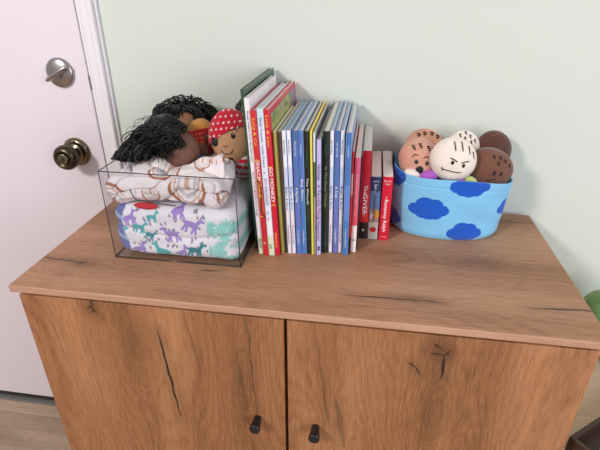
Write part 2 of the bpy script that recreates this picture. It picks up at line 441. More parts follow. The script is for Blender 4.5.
g.box((bx0, by0, Z0), (bx1, by0+w, TOP+bh)); g.box((bx0, by1-w, Z0), (bx1, by1, TOP+bh))
g.box((bx0, by0+w, Z0), (bx0+w, by1-w, TOP+bh)); g.box((bx1-w, by0+w, Z0), (bx1, by1-w, TOP+bh))
g.box((bx0+w, by0+w, Z0), (bx1-w, by1-w, Z0+.0022))
g.build('walls', M_acr, bin_, smooth=False)
g = G(); e = .0008
for z in (Z0+e, TOP+bh):
    r_ = .0013 if z < TOP+.01 else .0010
    for a, b in (((bx0,by0),(bx1,by0)),((bx1,by0),(bx1,by1)),((bx1,by1),(bx0,by1)),((bx0,by1),(bx0,by0))):
        g.tube([(a[0],a[1],z),(b[0],b[1],z)], r_, 6)
for (a, b) in ((bx0,by0),(bx1,by0),(bx1,by1),(bx0,by1)):
    g.tube([(a,b,Z0),(a,b,TOP+bh)], .0009, 6)
g.build('edges', M_edge, bin_)

# ------------------------------------------------------------------ llama blanket
def cap(px, pz, ax, az, bx, bz_, r):
    ex, ez = bx-ax, bz_-az; h = max(0, min(1, ((px-ax)*ex+(pz-az)*ez)/(ex*ex+ez*ez+1e-12)))
    return math.hypot(px-ax-h*ex, pz-az-h*ez) < r
def llama(px, pz, cx_, cz, s, flip=1, rot=0):
    x = (px-cx_); z = pz-cz; c_, s_ = math.cos(rot), math.sin(rot); x, z = x*c_+z*s_, -x*s_+z*c_
    x = x*flip/s; z = z/s
    if abs(x) > 1.4 or abs(z) > 1.4: return False
    return (cap(x,z,-.35,0,.3,.02,.28) or cap(x,z,.35,.1,.62,.62,.15) or cap(x,z,.62,.66,.88,.6,.12) or cap(x,z,.58,.75,.56,.92,.05)
        or cap(x,z,-.45,-.1,-.62,-.72,.10) or cap(x,z,-.28,-.1,-.30,-.75,.10) or cap(x,z,.28,-.1,.20,-.75,.10) or cap(x,z,.36,-.05,.52,-.70,.10) or cap(x,z,-.55,.08,-.72,.02,.08))
PUR, TEA, GRY, WHT, BLP = lin((166,140,212)), lin((82,178,182)), lin((150,142,158)), lin((236,233,240)), lin((112,116,176))
TL2 = lin((150, 214, 206)); DTE = lin((50, 136, 146)); LBL = lin((160, 190, 214))
llamas = [(.179,.017,.0175,1,.25,PUR),(.2245,.0165,.020,-1,-.1,TEA),(.1866,.0640,.015,1,-.25,TEA),(.170,.0805,.016,1,.3,PUR),(.1500,.0463,.015,1,.2,TEA),
          (.2458,.0541,.0185,-1,.2,PUR),(.2040,.0480,.012,1,-.4,DTE),(.2850,.0760,.020,1,-.35,PUR),(.2870,.0253,.0185,1,-.15,DTE),(.262,.098,.016,1,.2,PUR),(.262,.0185,.014,1,.3,PUR),(.213,.0855,.013,1,0,TEA)]
rr = random.Random(3)
peb = [(rr.uniform(.15,.315), rr.uniform(0,.10), rr.uniform(-.6,.6)) for _ in range(70)]
spl = [(rr.uniform(.312,.372), rr.uniform(.0,.1), rr.choice([.004,.006,.008,.011])) for _ in range(34)]
def llama_col(p, n):
    x = p.x; z = p.z-TOP
    if n.y > .3: return WHT
    edge = .1590 + .004*math.sin(z*70) + max(0, (.085-z))*-.02
    if x < edge - .0: 
        return BLP if math.sin(z*160+x*90) < .75 else LBL  # light blue streaks painted into the purple-blue band as highlights
    if x < edge+.0012: return LBL
    for (cx_, cz, s, fl, ro, co) in llamas:
        if llama(x, z, cx_, cz, s*1.10, fl, ro): return co
    if x > .312:
        for (sx, sz, sr) in spl:
            if math.hypot(x-sx, z-sz) < sr*(1+.35*math.sin(9*math.atan2(z-sz, x-sx))): return TL2
        return WHT
    for (qx, qz, a) in peb:
        dx, dz = x-qx, z-qz; c_, s_ = math.cos(a), math.sin(a)
        if ((dx*c_+dz*s_)/.0021)**2 + ((-dx*s_+dz*c_)/.0034)**2 < 1: return GRY
    return WHT
def llama_disp(p, n):
    z = p.z-TOP
    q = Vector((p.x*14, p.y*14, p.z*30)); a = mnoise.noise(q)*.0045 + mnoise.noise(q*2.7)*.0016
    a -= .004*math.exp(-((z-.058-.012*math.sin(p.x*18))/.005)**2)
    p = p + n*(a if a < 0 else a*.5)
    p.z = max(p.z, TOP+.0032)
    p.y = max(p.y, by0+w+.0006); p.x = min(max(p.x, bx0+w+.0006), bx1-w-.0006)
    return p
lb = G().rbox(((.1375+.3665)/2, .252, TOP+.0535), ((.3665-.1375)/2, .1345, .0500), .020, .0013, llama_disp, llama_col).build('blanket', painted('fleece'), None)
lb['label'] = 'folded white fleece blanket with purple and teal llamas, bottom of the clear bin'; lb['category'] = 'blanket'

# ------------------------------------------------------------------ rainbow blanket
BRN, TAN, GYL, RWT = lin((172,112,84)), lin((206,168,148)), lin((196,192,196)), lin((236,226,228))
rain = [(.232,.1720,.0250,1),(.2180,.1180,.0180,1),(.140,.112,.030,-.6),(.284,.128,.0330,1),(.352,.118,.018,-1),(.322,.196,.013,-1),(.292,.192,.016,1),(.18,.196,.02,-1)]
def rain_col(p, n):
    x = p.x; z = p.z-TOP + (p.y-.14)*.55
    for (cx_, cz, r0, sg) in rain:
        dx, dz = x-cx_, (z-cz)*(-sg if sg in (1,-1) else 1)
        if sg not in (1,-1): dx, dz = dx*.7+dz*.7, dz*.7-dx*.7
        d_ = math.hypot(dx, dz)
        if d_ < r0 and dz > -r0*.75:
            if dz < 0: d_ = abs(dx)
            k = d_/r0
            if k > .82: return BRN
            if .62 < k < .71: return TAN
            if .36 < k < .50: return GYL
            if k < .14: return TAN
    return RWT
def rain_disp(p, n):
    q = Vector((p.x*11+3, p.y*9, p.z*16)); a = mnoise.noise(q)*.013 + mnoise.noise(q*2.3)*.007 + mnoise.noise(q*5)*.0018
    r1 = abs(mnoise.noise(Vector((p.x*7+9, p.y*7, p.z*26)))); a -= .009*math.exp(-(r1/.05)**2); r2 = abs(mnoise.noise(Vector((p.x*16+p.z*20, p.y*18+4, p.z*30-p.x*12)))); a -= .005*math.exp(-(r2/.05)**2)
    p = p + n*a
    z = p.z-TOP
    if z > .13:                                            # higher in the middle and right, falling at the left
        p.z += .008*math.sin(max(0, min(1, (p.x-.15)/.2))*PI*.55) - .006
    if p.z < TOP+.1045: p.z = TOP+.1045 + .001*mnoise.noise(q)
    p.y = max(p.y, by0+w+.0006); p.x = min(max(p.x, bx0+w+.0008), bx1-w-.0008)
    return p
g = G().rbox((.2395, .176, TOP+.134), (.1035, .058, .0285), .020, .0012, rain_disp, rain_col)
# a folded peak rising at the right
pk = []
def peak_pt(u, v):      # u 0..1 left to right, v 0..1 front to top edge
    x = .236 + .098*u; top = .150 + .034*min(1, u*1.12)**.9
    z = .138 + (top-.138)*v; y = .148 + .035*v + .006*math.sin(u*9+v*3)
    return Vector((x + .004*math.sin(v*4), y, TOP+z + .002*math.sin(u*14)))
NU, NV = 64, 30
vs = [peak_pt(i/NU, j/NV) for j in range(NV+1) for i in range(NU+1)]
vs += [p + Vector((0, .010, -.001)) for p in vs]
cs_ = [rain_col(p, Vector((0,-1,0))) for p in vs]
n1_ = (NU+1)*(NV+1); fs = []
for j in range(NV):
    for i in range(NU):
        a = j*(NU+1)+i; fs.append((a, a+1, a+NU+2, a+NU+1)); fs.append((a+n1_, a+NU+1+n1_, a+NU+2+n1_, a+1+n1_))
for i in range(NU):
    a = NV*(NU+1)+i; fs.append((a, a+1, a+1+n1_, a+n1_)); fs.append((i, i+n1_, i+1+n1_, i+1))
for j in range(NV):
    a = j*(NU+1); fs.append((a, a+NU+1, a+NU+1+n1_, a+n1_)); a += NU; fs.append((a, a+n1_, a+NU+1+n1_, a+NU+1))
g.add(vs, fs, 0, cs_)
rb = g.build('blanket', painted('muslin', .85, .25, 700, .15), None)
rb['label'] = 'crumpled white blanket printed with brown rainbows, on top of the llama blanket'; rb['category'] = 'blanket'
# dark welt on its folded edge
G().tube([(.184,.1158,TOP+.1375),(.187,.1156,TOP+.126),(.192,.1156,TOP+.1185),(.205,.1158,TOP+.1168),(.235,.1160,TOP+.114),(.262,.1162,TOP+.112)], .0010, 6).build('piping', plain('dark_piping', (70,48,58), .8), rb)
G().ell((.2035, .1235, TOP+.1045), (.022, .006, .0062)).build('blanket_scrap', plain('red_cloth', (196,38,52), .85, bump=.4), None)
sc = bpy.data.objects['blanket_scrap']; sc.name = 'red_cloth'; sc['label'] = 'small red cloth peeking out between the two blankets in the bin'; sc['category'] = 'cloth'

# ------------------------------------------------------------------ face helper for dolls and plush heads
class Head:
    """an ellipsoid head with a front frame; features are laid on its surface at (s,t) in -1..1"""
    def __init__(s, c, r, pitch=0, roll=0, yaw=0):
        s.c = Vector(c); s.r = r
        s.M = Euler((math.radians(-pitch), math.radians(roll), math.radians(yaw))).to_matrix()
    def at(s, a, b, lift=0.):
        k = math.sqrt(max(.0, 1-a*a-b*b)); n = Vector((a/s.r[0], -k/s.r[1], b/s.r[2])).normalized()
        return s.c + s.M @ (Vector((a*s.r[0], -k*s.r[1], b*s.r[2])) + n*lift)
    def stroke(s, pts, rad, mat, name, root):
        P = []
        for i in range(len(pts)-1):
            for k in range(5):
                f = k/5; P.append(s.at(pts[i][0]*(1-f)+pts[i+1][0]*f, pts[i][1]*(1-f)+pts[i+1][1]*f, .0002))
        P.append(s.at(*pts[-1], .0002))
        return G().tube(P, rad, 6).build(name, mat, root)
    def disc(s, a, b, rx, rz, mat, name, root, thick=.0018):
        p = s.at(a, b, 0); k = math.sqrt(max(.01, 1-a*a-b*b))
        n = (s.M @ Vector((a/s.r[0], -k/s.r[1], b/s.r[2]))).normalized()
        up = s.M @ Vector((0,0,1)); x = n.cross(up).normalized(); z = x.cross(n)
        Mx = Matrix((x, n, z)).transposed()
        return G().ell(p, (rx, thick, rz), Mx, 24, 12).build(name, mat, root)

skin_n = lambda sc, amp: (lambda p, u: p*(1+amp*mnoise.noise(p*sc)))
K = plain('black_thread', (26, 22, 24), .7)

# ------------------------------------------------------------------ pirate doll
M_skin1 = plain('tan_cloth_skin', (186, 140, 104), .9, var=.05, bump=.35, bscale=900)
ph = Head((.3225, .265, TOP+.190), (.0410, .027, .0510), 16, -6, 8)
pr = thing('rag_doll', 'pirate rag doll with red polka-dot bandana and black eye patch in the clear bin', 'doll', (.318, .275, TOP+.1045), 'rag dolls in the clear bin')
G().ell(ph.c, ph.r, ph.M, 48, 32, disp=skin_n(30, .03)).build('head', M_skin1, pr)
RED, DOT = lin((192, 30, 48)), lin((240, 225, 228))
def ban_edge(u): return .22 + .30*u.x - .12*(u.x**2)   # lower edge of the bandana across the brow
def ban_col(u):
    if u.y < .2:
        a = (u.x*4.3 + .2) ; b = (u.z*4.8); j = math.floor(b); a2 = a + (.5 if j % 2 else 0)
        if math.hypot((a2 % 1)-.5, (b % 1)-.5) < .17: return DOT
    else:
        a = math.atan2(u.y, u.x)*3.4; b = u.z*4.8
        if math.hypot((a % 1)-.5, (b % 1)-.5) < .17: return DOT
    return RED
G().ell(ph.c, tuple(v*1.055+.0008 for v in ph.r), ph.M, 120, 90, color=ban_col, keep=lambda u: u.z > ban_edge(u)).build('bandana', painted('bandana_cotton', .85, .2), pr)
ph.disc(-.70, -.05, .0085, .0105, K, 'eye_patch', pr, .003)
ph.stroke([(-.70,.10),(-.50,.22),(-.1,.28)], .0008, K, 'patch_strap', pr)
ph.disc(.20, .06, .0042, .0052, K, 'eye', pr)
ph.disc(.23, .11, .0013, .0013, plain('white_dot', (240,240,240), .5), 'eye_highlight', pr, .0022)
ph.stroke([(.02,.26),(.24,.30),(.42,.22)], .0007, K, 'eyebrow', pr)
ph.stroke([(-.30,-.26),(-.20,-.32),(-.10,-.26)], .0008, plain('brown_thread', (84,44,34), .7), 'nose', pr)
ph.stroke([(-.44,-.42),(-.32,-.54),(-.15,-.58),(.02,-.54),(.12,-.42)], .0009, K, 'mouth', pr)
ph.disc(-.10, -.78, .0062, .0050, K, 'beard', pr)
M_hair = plain('black_hair', (15, 12, 13), .38, var=.2, scale=200, bump=.3, spec=.35)
hb = G()
for i in range(46):
    a = R.uniform(.1, 1.2)*PI; st = ph.c + Vector((.030*math.cos(a*.6)+.012, .022+R.uniform(-.004,.012), R.uniform(.0,.045)))
    P = []; x, y, z = st
    for k in range(9):
        P.append((x+.0022*math.sin(k*1.9+i), y+.002*math.cos(k*1.7+i), z)); x += .0022*(1 if i % 3 else .2); z += (.009-.0032*k); y += .0012
    P = [(min(q[0], .3655), min(q[1], .385), max(q[2], TOP+.135)) for q in P]
    hb.tube(P, [.0034*(1-.5*k/9) for k in range(9)], 6)
hb.ell((.3430, .300, TOP+.222), (.0255,.022,.038), Euler((0,.25,0)).to_matrix(), 60, 50, disp=lambda p, u: p*(1+.03*math.sin(u.x*24+u.z*6)))
hb.build('hair', M_hair, pr)
def stripe_col(u):
    return lin((198,34,50)) if math.sin(u.z*16+.6) > 0 else lin((214,204,208))
G().ell((.3440, .2620, TOP+.138), (.0200, .022, .032), Euler((0, math.radians(6), 0)).to_matrix(), 40, 60, color=stripe_col).build('striped_shirt', painted('shirt_knit', .9, .3), pr)
G().ell((.358, .268, TOP+.2085), (.008, .012, .010)).build('pink_bow', plain('pink_cloth', (214,140,160), .8, bump=.3), pr)

# ------------------------------------------------------------------ hair dolls
M_skin2 = plain('brown_cloth_skin', (112, 76, 62), .9, var=.06, bump=.35, bscale=900)
M_skin3 = plain('light_brown_cloth_skin', (132, 92, 66), .9, var=.06, bump=.35, bscale=900)
def curly(root, c, rx, ry, rz, n, seed, xlim, ylim, zmin, drop, spread, curl=.0045, tail=None):
    """head of wavy locks from a scalp ellipsoid, each lock a tapering tube"""
    q = random.Random(seed); g = G(); c = Vector(c)
    g.ell(c, (rx*.93, ry*.93, rz*.93), None, 40, 26, disp=lambda p, u: p*(1+.12*mnoise.noise(p*60)+.05*math.sin(u.z*22+u.x*15)))
    for i in range(n):
        u = q.uniform(-.25, 1.); a = q.uniform(0, 2*PI); s_ = math.sqrt(1-min(1, abs(u))**2)
        d_ = Vector((s_*math.cos(a), s_*math.sin(a), u)); p = c + Vector((d_.x*rx, d_.y*ry, d_.z*rz))*.9
        vel = Vector((d_.x*.8+q.uniform(-.3,.3), d_.y*.8, .35)).normalized()*.0075*spread
        P = []; m = q.randint(9, 15); f = q.uniform(1.0, 1.6); ph0 = q.uniform(0, 6)
        for k in range(m):
            wv = Vector((math.cos(k*f+ph0), math.sin(k*f+ph0)*.7, math.sin(k*f*.9+ph0)*.6))*curl*(k/m+.3)
            t_ = p+wv; P.append((min(max(t_.x, xlim[0]), xlim[1]), min(max(t_.y, ylim[0]), ylim[1]), max(t_.z, TOP+zmin)))
            p = p+vel; vel = vel*.93 + Vector((d_.x*.0005-.0002, 0, -drop))
        r0 = q.uniform(.0010, .0022); g.tube(P, [r0*(1-.75*k/m) for k in range(m)], 6)
    for i in range(26):                                     # loose stray hairs
        a = q.uniform(0, PI); p = c + Vector((rx*math.cos(a), -ry*.3, rz*math.sin(a))); P = []
        rr_ = q.uniform(.008, .016); cc = p + Vector((math.cos(a)*rr_*.4, 0, math.sin(a)*rr_*.3))
        for k in range(10):
            an = a+PI*.6-k*.42; t_ = cc + Vector((math.cos(an)*rr_, -.004+.001*k, math.sin(an)*rr_*.7))
            P.append((min(max(t_.x, xlim[0]), xlim[1]), min(max(t_.y, ylim[0]), ylim[1]), max(t_.z, TOP+zmin)))
        g.tube(P, .00045, 4)
    return g.build('hair', M_hair, root)
# back doll, hair up against the wall with a brown forehead
d2 = thing('rag_doll', 'brown rag doll with black curls leaning at the back of the clear bin', 'doll', (.214, .335, TOP+.1045), 'rag dolls in the clear bin')
G().ell((.2150, .318, TOP+.188), (.034, .026, .036), None, 40, 28, disp=skin_n(30, .03)).build('head', M_skin3, d2)
G().ell((.2150, .335, TOP+.140), (.026, .022, .034), None, 32, 22).build('body', plain('teal_dress', (70,110,120), .9, bump=.3), d2)
curly(d2, (.204, .348, TOP+.198), .050, .026, .040, 260, 5, (.138, .40), (.30, .427), .15, .0016, .9)
h2 = G()
for i in range(60):                                          # locks drawn over both temples
    sd = -1 if i % 2 else 1; P = []; q = random.Random(i); x = .214+sd*q.uniform(.002,.02); 
    for k in range(10):
        P.append((x+sd*k*.0042+.002*math.sin(k*1.4+i), .300+.003*q.random()+.0008*k, TOP+.232+q.uniform(-.004,.006)-k*k*.00062))
    h2.tube(P, [.0034*(1-.55*k/10) for k in range(10)], 6)
h2.build('fringe', M_hair, d2)
# middle doll in a red scarf and blue dress
d3 = thing('rag_doll', 'rag doll in red headscarf and blue dress, half hidden beside the pirate doll', 'doll', (.255, .30, TOP+.1045), 'rag dolls in the clear bin')
hh = Head((.2550, .292, TOP+.178), (.028, .024, .036), 10, -8, 20)
G().ell(hh.c, hh.r, hh.M, 40, 30, disp=skin_n(30, .03)).build('head', M_skin3, d3)
def scarf(u):
    if u.z > .50: return lin((190, 132, 60))
    return lin((176, 30, 40)) if not math.hypot((u.x*5 % 1)-.5, (u.z*5 % 1)-.5) < .14 else lin((220, 170, 90))
G().ell(hh.c, tuple(v*1.06+.0006 for v in hh.r), hh.M, 80, 60, color=scarf, keep=lambda u: u.z > -.15 or u.x > .25 or u.y > .2 or u.x < -.55).build('headscarf', painted('bandana_cotton', .85, .2), d3)
hh.disc(.35, .05, .0065, .0075, M_skin3, 'ear', d3, .004)
G().ell((.2480, .278, TOP+.128), (.019, .020, .024), None, 32, 22).build('dress', plain('blue_cloth', (84, 118, 178), .9, bump=.3), d3)
G().ell((.2310, .266, TOP+.128), (.006, .008, .013)).build('yellow_sash', plain('yellow_cloth', (206, 160, 66), .9, bump=.3), d3)
# front doll, face down to the right under a mass of hair
d1 = thing('rag_doll', 'brown-faced rag doll under a large mass of black wavy hair in the clear bin', 'doll', (.205, .225, TOP+.165), 'rag dolls in the clear bin')
G().ell((.2420, .2130, TOP+.1750), (.034, .028, .037), Euler((0, .35, 0)).to_matrix(), 44, 30, disp=skin_n(30, .03)).build('head', M_skin2, d1)
h3 = G()
def flow(p, u): return p*(1+.07*mnoise.noise(p*40)+.035*math.sin(u.z*30+u.x*22+4*mnoise.noise(u*3)))
h3.ell((.2020, .2330, TOP+.1960), (.0450, .036, .0400), Euler((0, -.35, 0)).to_matrix(), 80, 60, disp=flow)
h3.ell((.1690, .2180, TOP+.1830), (.0340, .028, .0250), Euler((0, -.5, 0)).to_matrix(), 80, 60, disp=flow)
for i in range(520):                                         # long wavy locks from the crown, down to the left
    q = random.Random(200+i); a = q.uniform(-.15, 1.0)
    x = .243 - .036*a + q.uniform(-.006, .006); y = .200 + q.uniform(-.014, .030); z = TOP+.226 + .013*math.sin(a*PI) - abs(y-.212)*.30 - q.uniform(0,.022)*a
    P = []; f = q.uniform(.45,.75); ph0 = q.uniform(0,1.2)+a*2; m = q.randint(13, 21); vx = -q.uniform(.0012,.0056)*(.4+.6*a); vz = -.0004
    for k in range(m):
        am = .0012+.00024*k
        zz = z + am*math.sin(k*f+ph0); xx = x + am*1.2*math.cos(k*f+ph0)
        P.append((max(xx, .120), y+am*math.cos(k*f*1.3+ph0)-.0006*k, max(zz, TOP+.1655+.004*q.random() + (.0035 if xx < .137 else 0))))
        x += vx; z += vz; vz -= .00024; vx *= .985
    h3.tube(P, [q.uniform(.0010,.0022)*(1-.6*k/m) for k in range(m)], 5)
for i in range(110):                                         # front locks curving over the brow
    q = random.Random(900+i); x = .222+q.uniform(-.008,.010); y = .1860+q.uniform(-.002,.010); z = TOP+.228-q.uniform(0,.008); P = []; vx = q.uniform(.0002,.0030); vz = -.0002
    if q.random() < .35: vx *= -.6
    for k in range(13):
        P.append((x+.0008*math.sin(k*.8+i), y+.0008*math.cos(k*.7+i), max(z, TOP+.168))); x += vx; z += vz; vz -= .00045; vx *= .98
    h3.tube(P, [q.uniform(.0012,.0024)*(1-.5*k/13) for k in range(13)], 5)
for i in range(14):                                          # loose curls at the outline
    q = random.Random(40+i); a = q.uniform(.25, 1.05)*PI; x = .195+.055*math.cos(a); z = TOP+.200+.036*math.sin(a)-max(0,-math.cos(a))*.022; r_ = q.uniform(.005,.013); P = []
    for k in range(13):
        an = a+PI*.5-k*.42; P.append((max(x+math.cos(an)*r_*(1-.03*k), .112), .200+q.random()*.001+.0012*k, max(z+math.sin(an)*r_*.8, TOP+.160)))
    h3.tube(P, .00045, 4)
for i in range(170):                                         # heavy curls falling over the left rim
    q = random.Random(1500+i); x = .178+q.uniform(-.022,.012); y = .188+q.uniform(-.010,.020); z = TOP+.205-q.uniform(0,.020); P = []; ph0 = q.uniform(0,6); f = q.uniform(.6,1.0); vx = -q.uniform(.0008,.0034)
    for k in range(16):
        am = .0008+.00025*k; xx = x+am*math.cos(k*f+ph0)
        P.append((max(xx, .124), y+am*math.sin(k*f+ph0)-.0006*k, max(z+am*.6*math.sin(k*f+ph0), TOP+(.1695 if xx < .138 else .1665))))
        x += vx; z -= .0026
    h3.tube(P, [q.uniform(.0012,.0022)*(1-.6*k/16) for k in range(16)], 5)
h3.build('hair', M_hair, d1)

# ------------------------------------------------------------------ books
M_page = None
def page_mat():
    t = NT('book_pages'); o = t.obj(); X, Y, Z = t.sep(o)
    n = t.noise(t.vec(t.math('MULTIPLY', X, 2600.), t.math('MULTIPLY', Y, 6.), 0.), 1, 2)
    t.bsdf(t.ramp(n, [(.3, lin((214,206,194))), (.7, lin((248,244,236)))]), .85, 0, t.bump(n, .0005, .4)); return t.m
M_page = page_mat()
def cover(rgb, rough=.32):
    return plain('cover_%d_%d_%d' % rgb, rgb, rough, var=.04, scale=25, coat=.15)
WHT_T = plain('white_ink', (240,238,240), .5, var=.01); YEL_T = plain('yellow_ink', (244,206,70), .5, var=.01)
BLK_T = plain('black_ink', (38,34,44), .5, var=.01); PNK_T = plain('pink_ink', (196,70,120), .5, var=.01)
PUR_T = plain('purple_ink', (104,64,120), .5, var=.01); BLU_T = plain('navy_ink', (44,56,110), .5, var=.01); GRN_T = plain('dark_green_ink', (60,90,60), .5, var=.01)
def spine_M(x, z, t_off=-.0003):
    # letters run down the spine
    return Matrix(((0,1,0,x),(0,0,-1,t_off),(-1,0,0,z),(0,0,0,1)))
def level_M(x, z, t_off=-.0003):
    return Matrix(((1,0,0,x),(0,0,-1,t_off),(0,1,0,z),(0,0,0,1)))
def book(label, x, y, t, d, h, lean, bands, texts=(), hard=True, side=None, group=None, front=None, pages=True):
    """bands: [(fraction from the top, colour)] down the spine; texts: (string, centre fraction, length, size, ink, dir)"""
    o = thing('book', label, 'book', (x, y, TOP+.0003), group or 'books standing in the row on the cabinet')
    o.rotation_euler = (0, -math.atan2(lean, h), 0)
    b = .0011 if hard else .0004; sd = side or bands[0][1]
    inset = .0028 if hard else .0002
    g = G(); g.box((0, .0015, 0), (b, d, h)); g.box((t-b, .0015, 0), (t, d, h))
    g.build('cover', cover(sd), o, smooth=False, bevel=.0003, world=False)
    g = G(); mats = []; zz = h
    for i, (fr, col) in enumerate(bands):
        z1 = h*(1-(bands[i+1][0] if i+1 < len(bands) else 1)); mats.append(cover(col)); n = 5
        # gently rounded spine strip
        vs = []; fs = []
        for k in range(n+1):
            a = k/n; yy = .0018*(1-math.sin(PI*a)) if t > .004 else .0004
            vs += [(t*a, yy, z1), (t*a, yy, zz), (t*a, yy+.0009, z1), (t*a, yy+.0009, zz)]
        for k in range(n):
            q = k*4; fs += [(q, q+4, q+5, q+1), (q+2, q+3, q+7, q+6), (q+1, q+5, q+7, q+3), (q, q+2, q+6, q+4)]
        fs += [(0,1,3,2), (n*4, n*4+2, n*4+3, n*4+1)]
        g.add(vs, fs, i); zz = z1
    g.build('spine', mats, o, smooth=False, world=False)
    if not pages:
        G().box((b, .003, 0), (t-b, d-.001, h-.0004)).build('pages', cover(sd), o, smooth=False, world=False)
    if pages:
        G().box((b+.0001, .003, inset), (t-b-.0001, d-inset, h-inset)).build('pages', M_page, o, smooth=False, world=False)
    for (s_, fc, ln, sz, ink, dr) in texts:
        z = h*(1-fc); M = spine_M(t/2, z) if dr == 'v' else level_M(t/2, z)
        text_mesh('title' if len(s_) > 3 else 'mark', s_, sz, ink, o, M, ln, 0 if sz < .007 else .00006)
    return o
YM = .4255
def dd(y, d): return min(d, YM-y)
WH, RD = (238,232,236), (206,38,48)
b_green = book('tall dark green book, leftmost of the row behind the white spine', .3808, .186, .0078, dd(.186,.235), .296, .0141, [(0,(48,80,58)),(.9,(40,62,46))])
b = book('tall white picture book beside the dark green one, black and pink lettering on spine', .3919, .1641, .0085, .221, .2867, .0141, [(0,WH),(.86,(226,232,196))],
     [('Sweet dreams from the little ones', .22, .085, .0042, BLK_T, 'v'), ('GO TO BED', .52, .05, .0055, PNK_T, 'v'), ('and a hug', .66, .035, .004, BLK_T, 'v'), ('BEAR', .92, .02, .0065, GRN_T, 'v')])
b = book('red picture book with yellow lettering and a brown animal tail down its spine', .4016, .1601, .0092, dd(.16,.25), .2682, .0133, [(0,RD),(.44,(212,80,56)),(.68,(206,38,48))],
     [('Lucy & Co', .13, .045, .0060, YEL_T, 'v'), ('(', .31, .003, .010, YEL_T, 'v'), ('SNACK', .38, .035, .0085, WHT_T, 'v'), ('LAKE', .50, .035, .0075, YEL_T, 'v'), ('(', .70, .003, .010, YEL_T, 'v'), ('o', .9, .0035, .007, WHT_T, 'v')])
tl = G().tube([(.0012,-.0004,.150),(.0052,-.0004,.142),(.0066,-.0004,.128),(.0050,-.0004,.108),(.0036,-.0004,.092),(.0086,-.0004,.078)], .0009, 6); tl.build('printed_tail', K, b, world=False)
b = book('white picture book with pale blue top and pink lettering between two red spines', .4113, .1617, .0108, .2367, .2714, .0130, [(0,(206,222,234)),(.10,(226,228,244)),(.72,(240,236,240)),(.85,(218,226,190))],
     [('Small Friends / Little Poems', .21, .085, .0048, BLU_T, 'v'), ('v', .40, .005, .007, PNK_T, 'v'), ('DO SNUGGLES', .53, .05, .0065, PUR_T, 'v'), ('v v', .70, .02, .006, PNK_T, 'v'), ('oo', .93, .009, .008, GRN_T, 'v')])
b_pic = book('red picture book with a bright green and purple illustrated cover facing the blue books', .4224, .1634, .0092, dd(.1634,.2684), .2698, .0130, [(0,(208,26,52)),(.93,(200,30,60))],
     [('Lucy & Lou', .13, .052, .0062, YEL_T, 'v'), ('(', .36, .003, .010, YEL_T, 'v'), ('GO MONKEY', .48, .065, .0085, WHT_T, 'v'), ('(', .62, .003, .010, YEL_T, 'v'), ('library', .88, .03, .0048, YEL_T, 'v')])
def picture():
    t = NT('storybook_picture'); o = t.obj(); X, Y, Z = t.sep(o)
    v = t.vec(0., t.math('MULTIPLY', Y, 1.), Z)
    a = t.noise(v, 34, 4, .6); b_ = t.noise(v, 70, 3, .7)
    c = t.ramp(a, [(.30, lin((78,60,120))), (.40, lin((96,130,70))), (.48, lin((190,190,90))), (.54, lin((120,150,80))), (.62, lin((210,190,150))), (.70, lin((170,70,80)))])
    m = t.math('GREATER_THAN', Y, .205)
    c2 = t.ramp(b_, [(.35, lin((96,70,140))), (.5, lin((150,130,190))), (.62, lin((200,70,80)))])
    t.bsdf(t.mix(t.math('MULTIPLY', m, .8), c, c2), .3, 0, None, Coat_Weight=.2); return t.m
G().box((.0092, .014, .012), (.00945, dd(.1634,.2684)-.008, .2698-.010)).build('cover_picture', picture(), b_pic, smooth=False, world=False)
book('thin olive green paperback with cream edges beside the illustrated red book', .4327, .1704, .0052, .190, .232, .0107, [(0,(168,160,70)),(.5,(150,150,60))], hard=False, side=(196,186,120))
book('thin dark brown paperback left of the pale blue readers', .4384, .178, .0045, .235, .231, .0095, [(0,(92,64,50)),(.6,(60,50,44))], hard=False, side=(222,176,140))
LV, BW, BL, BL2, LBB = (206,214,240), (240,232,238), (84,112,178), (76,122,190), (150,190,226)
G1 = 'early readers in the middle of the row'
ser = [(0,(238,238,246)),(.27,LV),(.47,(230,232,246)),(.62,(240,226,232))]
st = [('Easy Reading', .12, .024, .0034, BLU_T, 'v'), ('Bright & Early', .52, .045, .0042, BLU_T, 'v'), ('Young Reader', .83, .04, .0036, PUR_T, 'v')]
book('slim white and lavender reader, leftmost of the white-topped readers', .4450, .1743, .0068, .2350, .2337, .0086, ser, st, side=LBB, group=G1)
book('slim white and lavender reader with blue neighbour on its right, left half of row', .4528, .1756, .0070, .2350, .2337, .0086, ser, st, side=LBB, group=G1)
book('medium blue hardback reader right of the two white-topped readers', .4616, .1750, .0090, .2340, .2343, .0080, [(0,(70,104,160)),(.1,BL),(.55,(104,116,186)),(.75,(88,122,196))], [('Grow Up', .13, .026, .0038, WHT_T, 'v'), ('A Big Day', .49, .028, .006, WHT_T, 'v'), ('reader', .85, .03, .004, WHT_T, 'v')], side=(104,130,190), group=G1)
book('bright blue hardback reader with a pale blue edge, left of the black book', .4714, .1766, .0083, .2330, .2343, .0080, [(0,(86,118,192)),(.5,BL2)], [('Learn', .14, .018, .0038, WHT_T, 'v'), ('Big Blue', .45, .04, .005, WHT_T, 'v'), ('reader', .85, .03, .004, WHT_T, 'v')], side=LBB, group=G1)
book('black and dark green book left of the thin yellow spine', .4803, .1790, .0084, .2330, .2332, .0078, [(0,(26,26,26)),(.55,(40,56,36)),(.72,(30,42,32))], [('WILD', .2, .03, .0045, GRN_T, 'v'), ('The Woods', .46, .05, .005, WHT_T, 'v')], side=(50,52,50), group=G1)
book('thin bright yellow book with a pale yellow top edge in mid row', .4896, .1775, .0034, .2330, .2348, .0064, [(0,(222,214,90))], hard=False, side=(238,208,84), pages=False, group=G1)
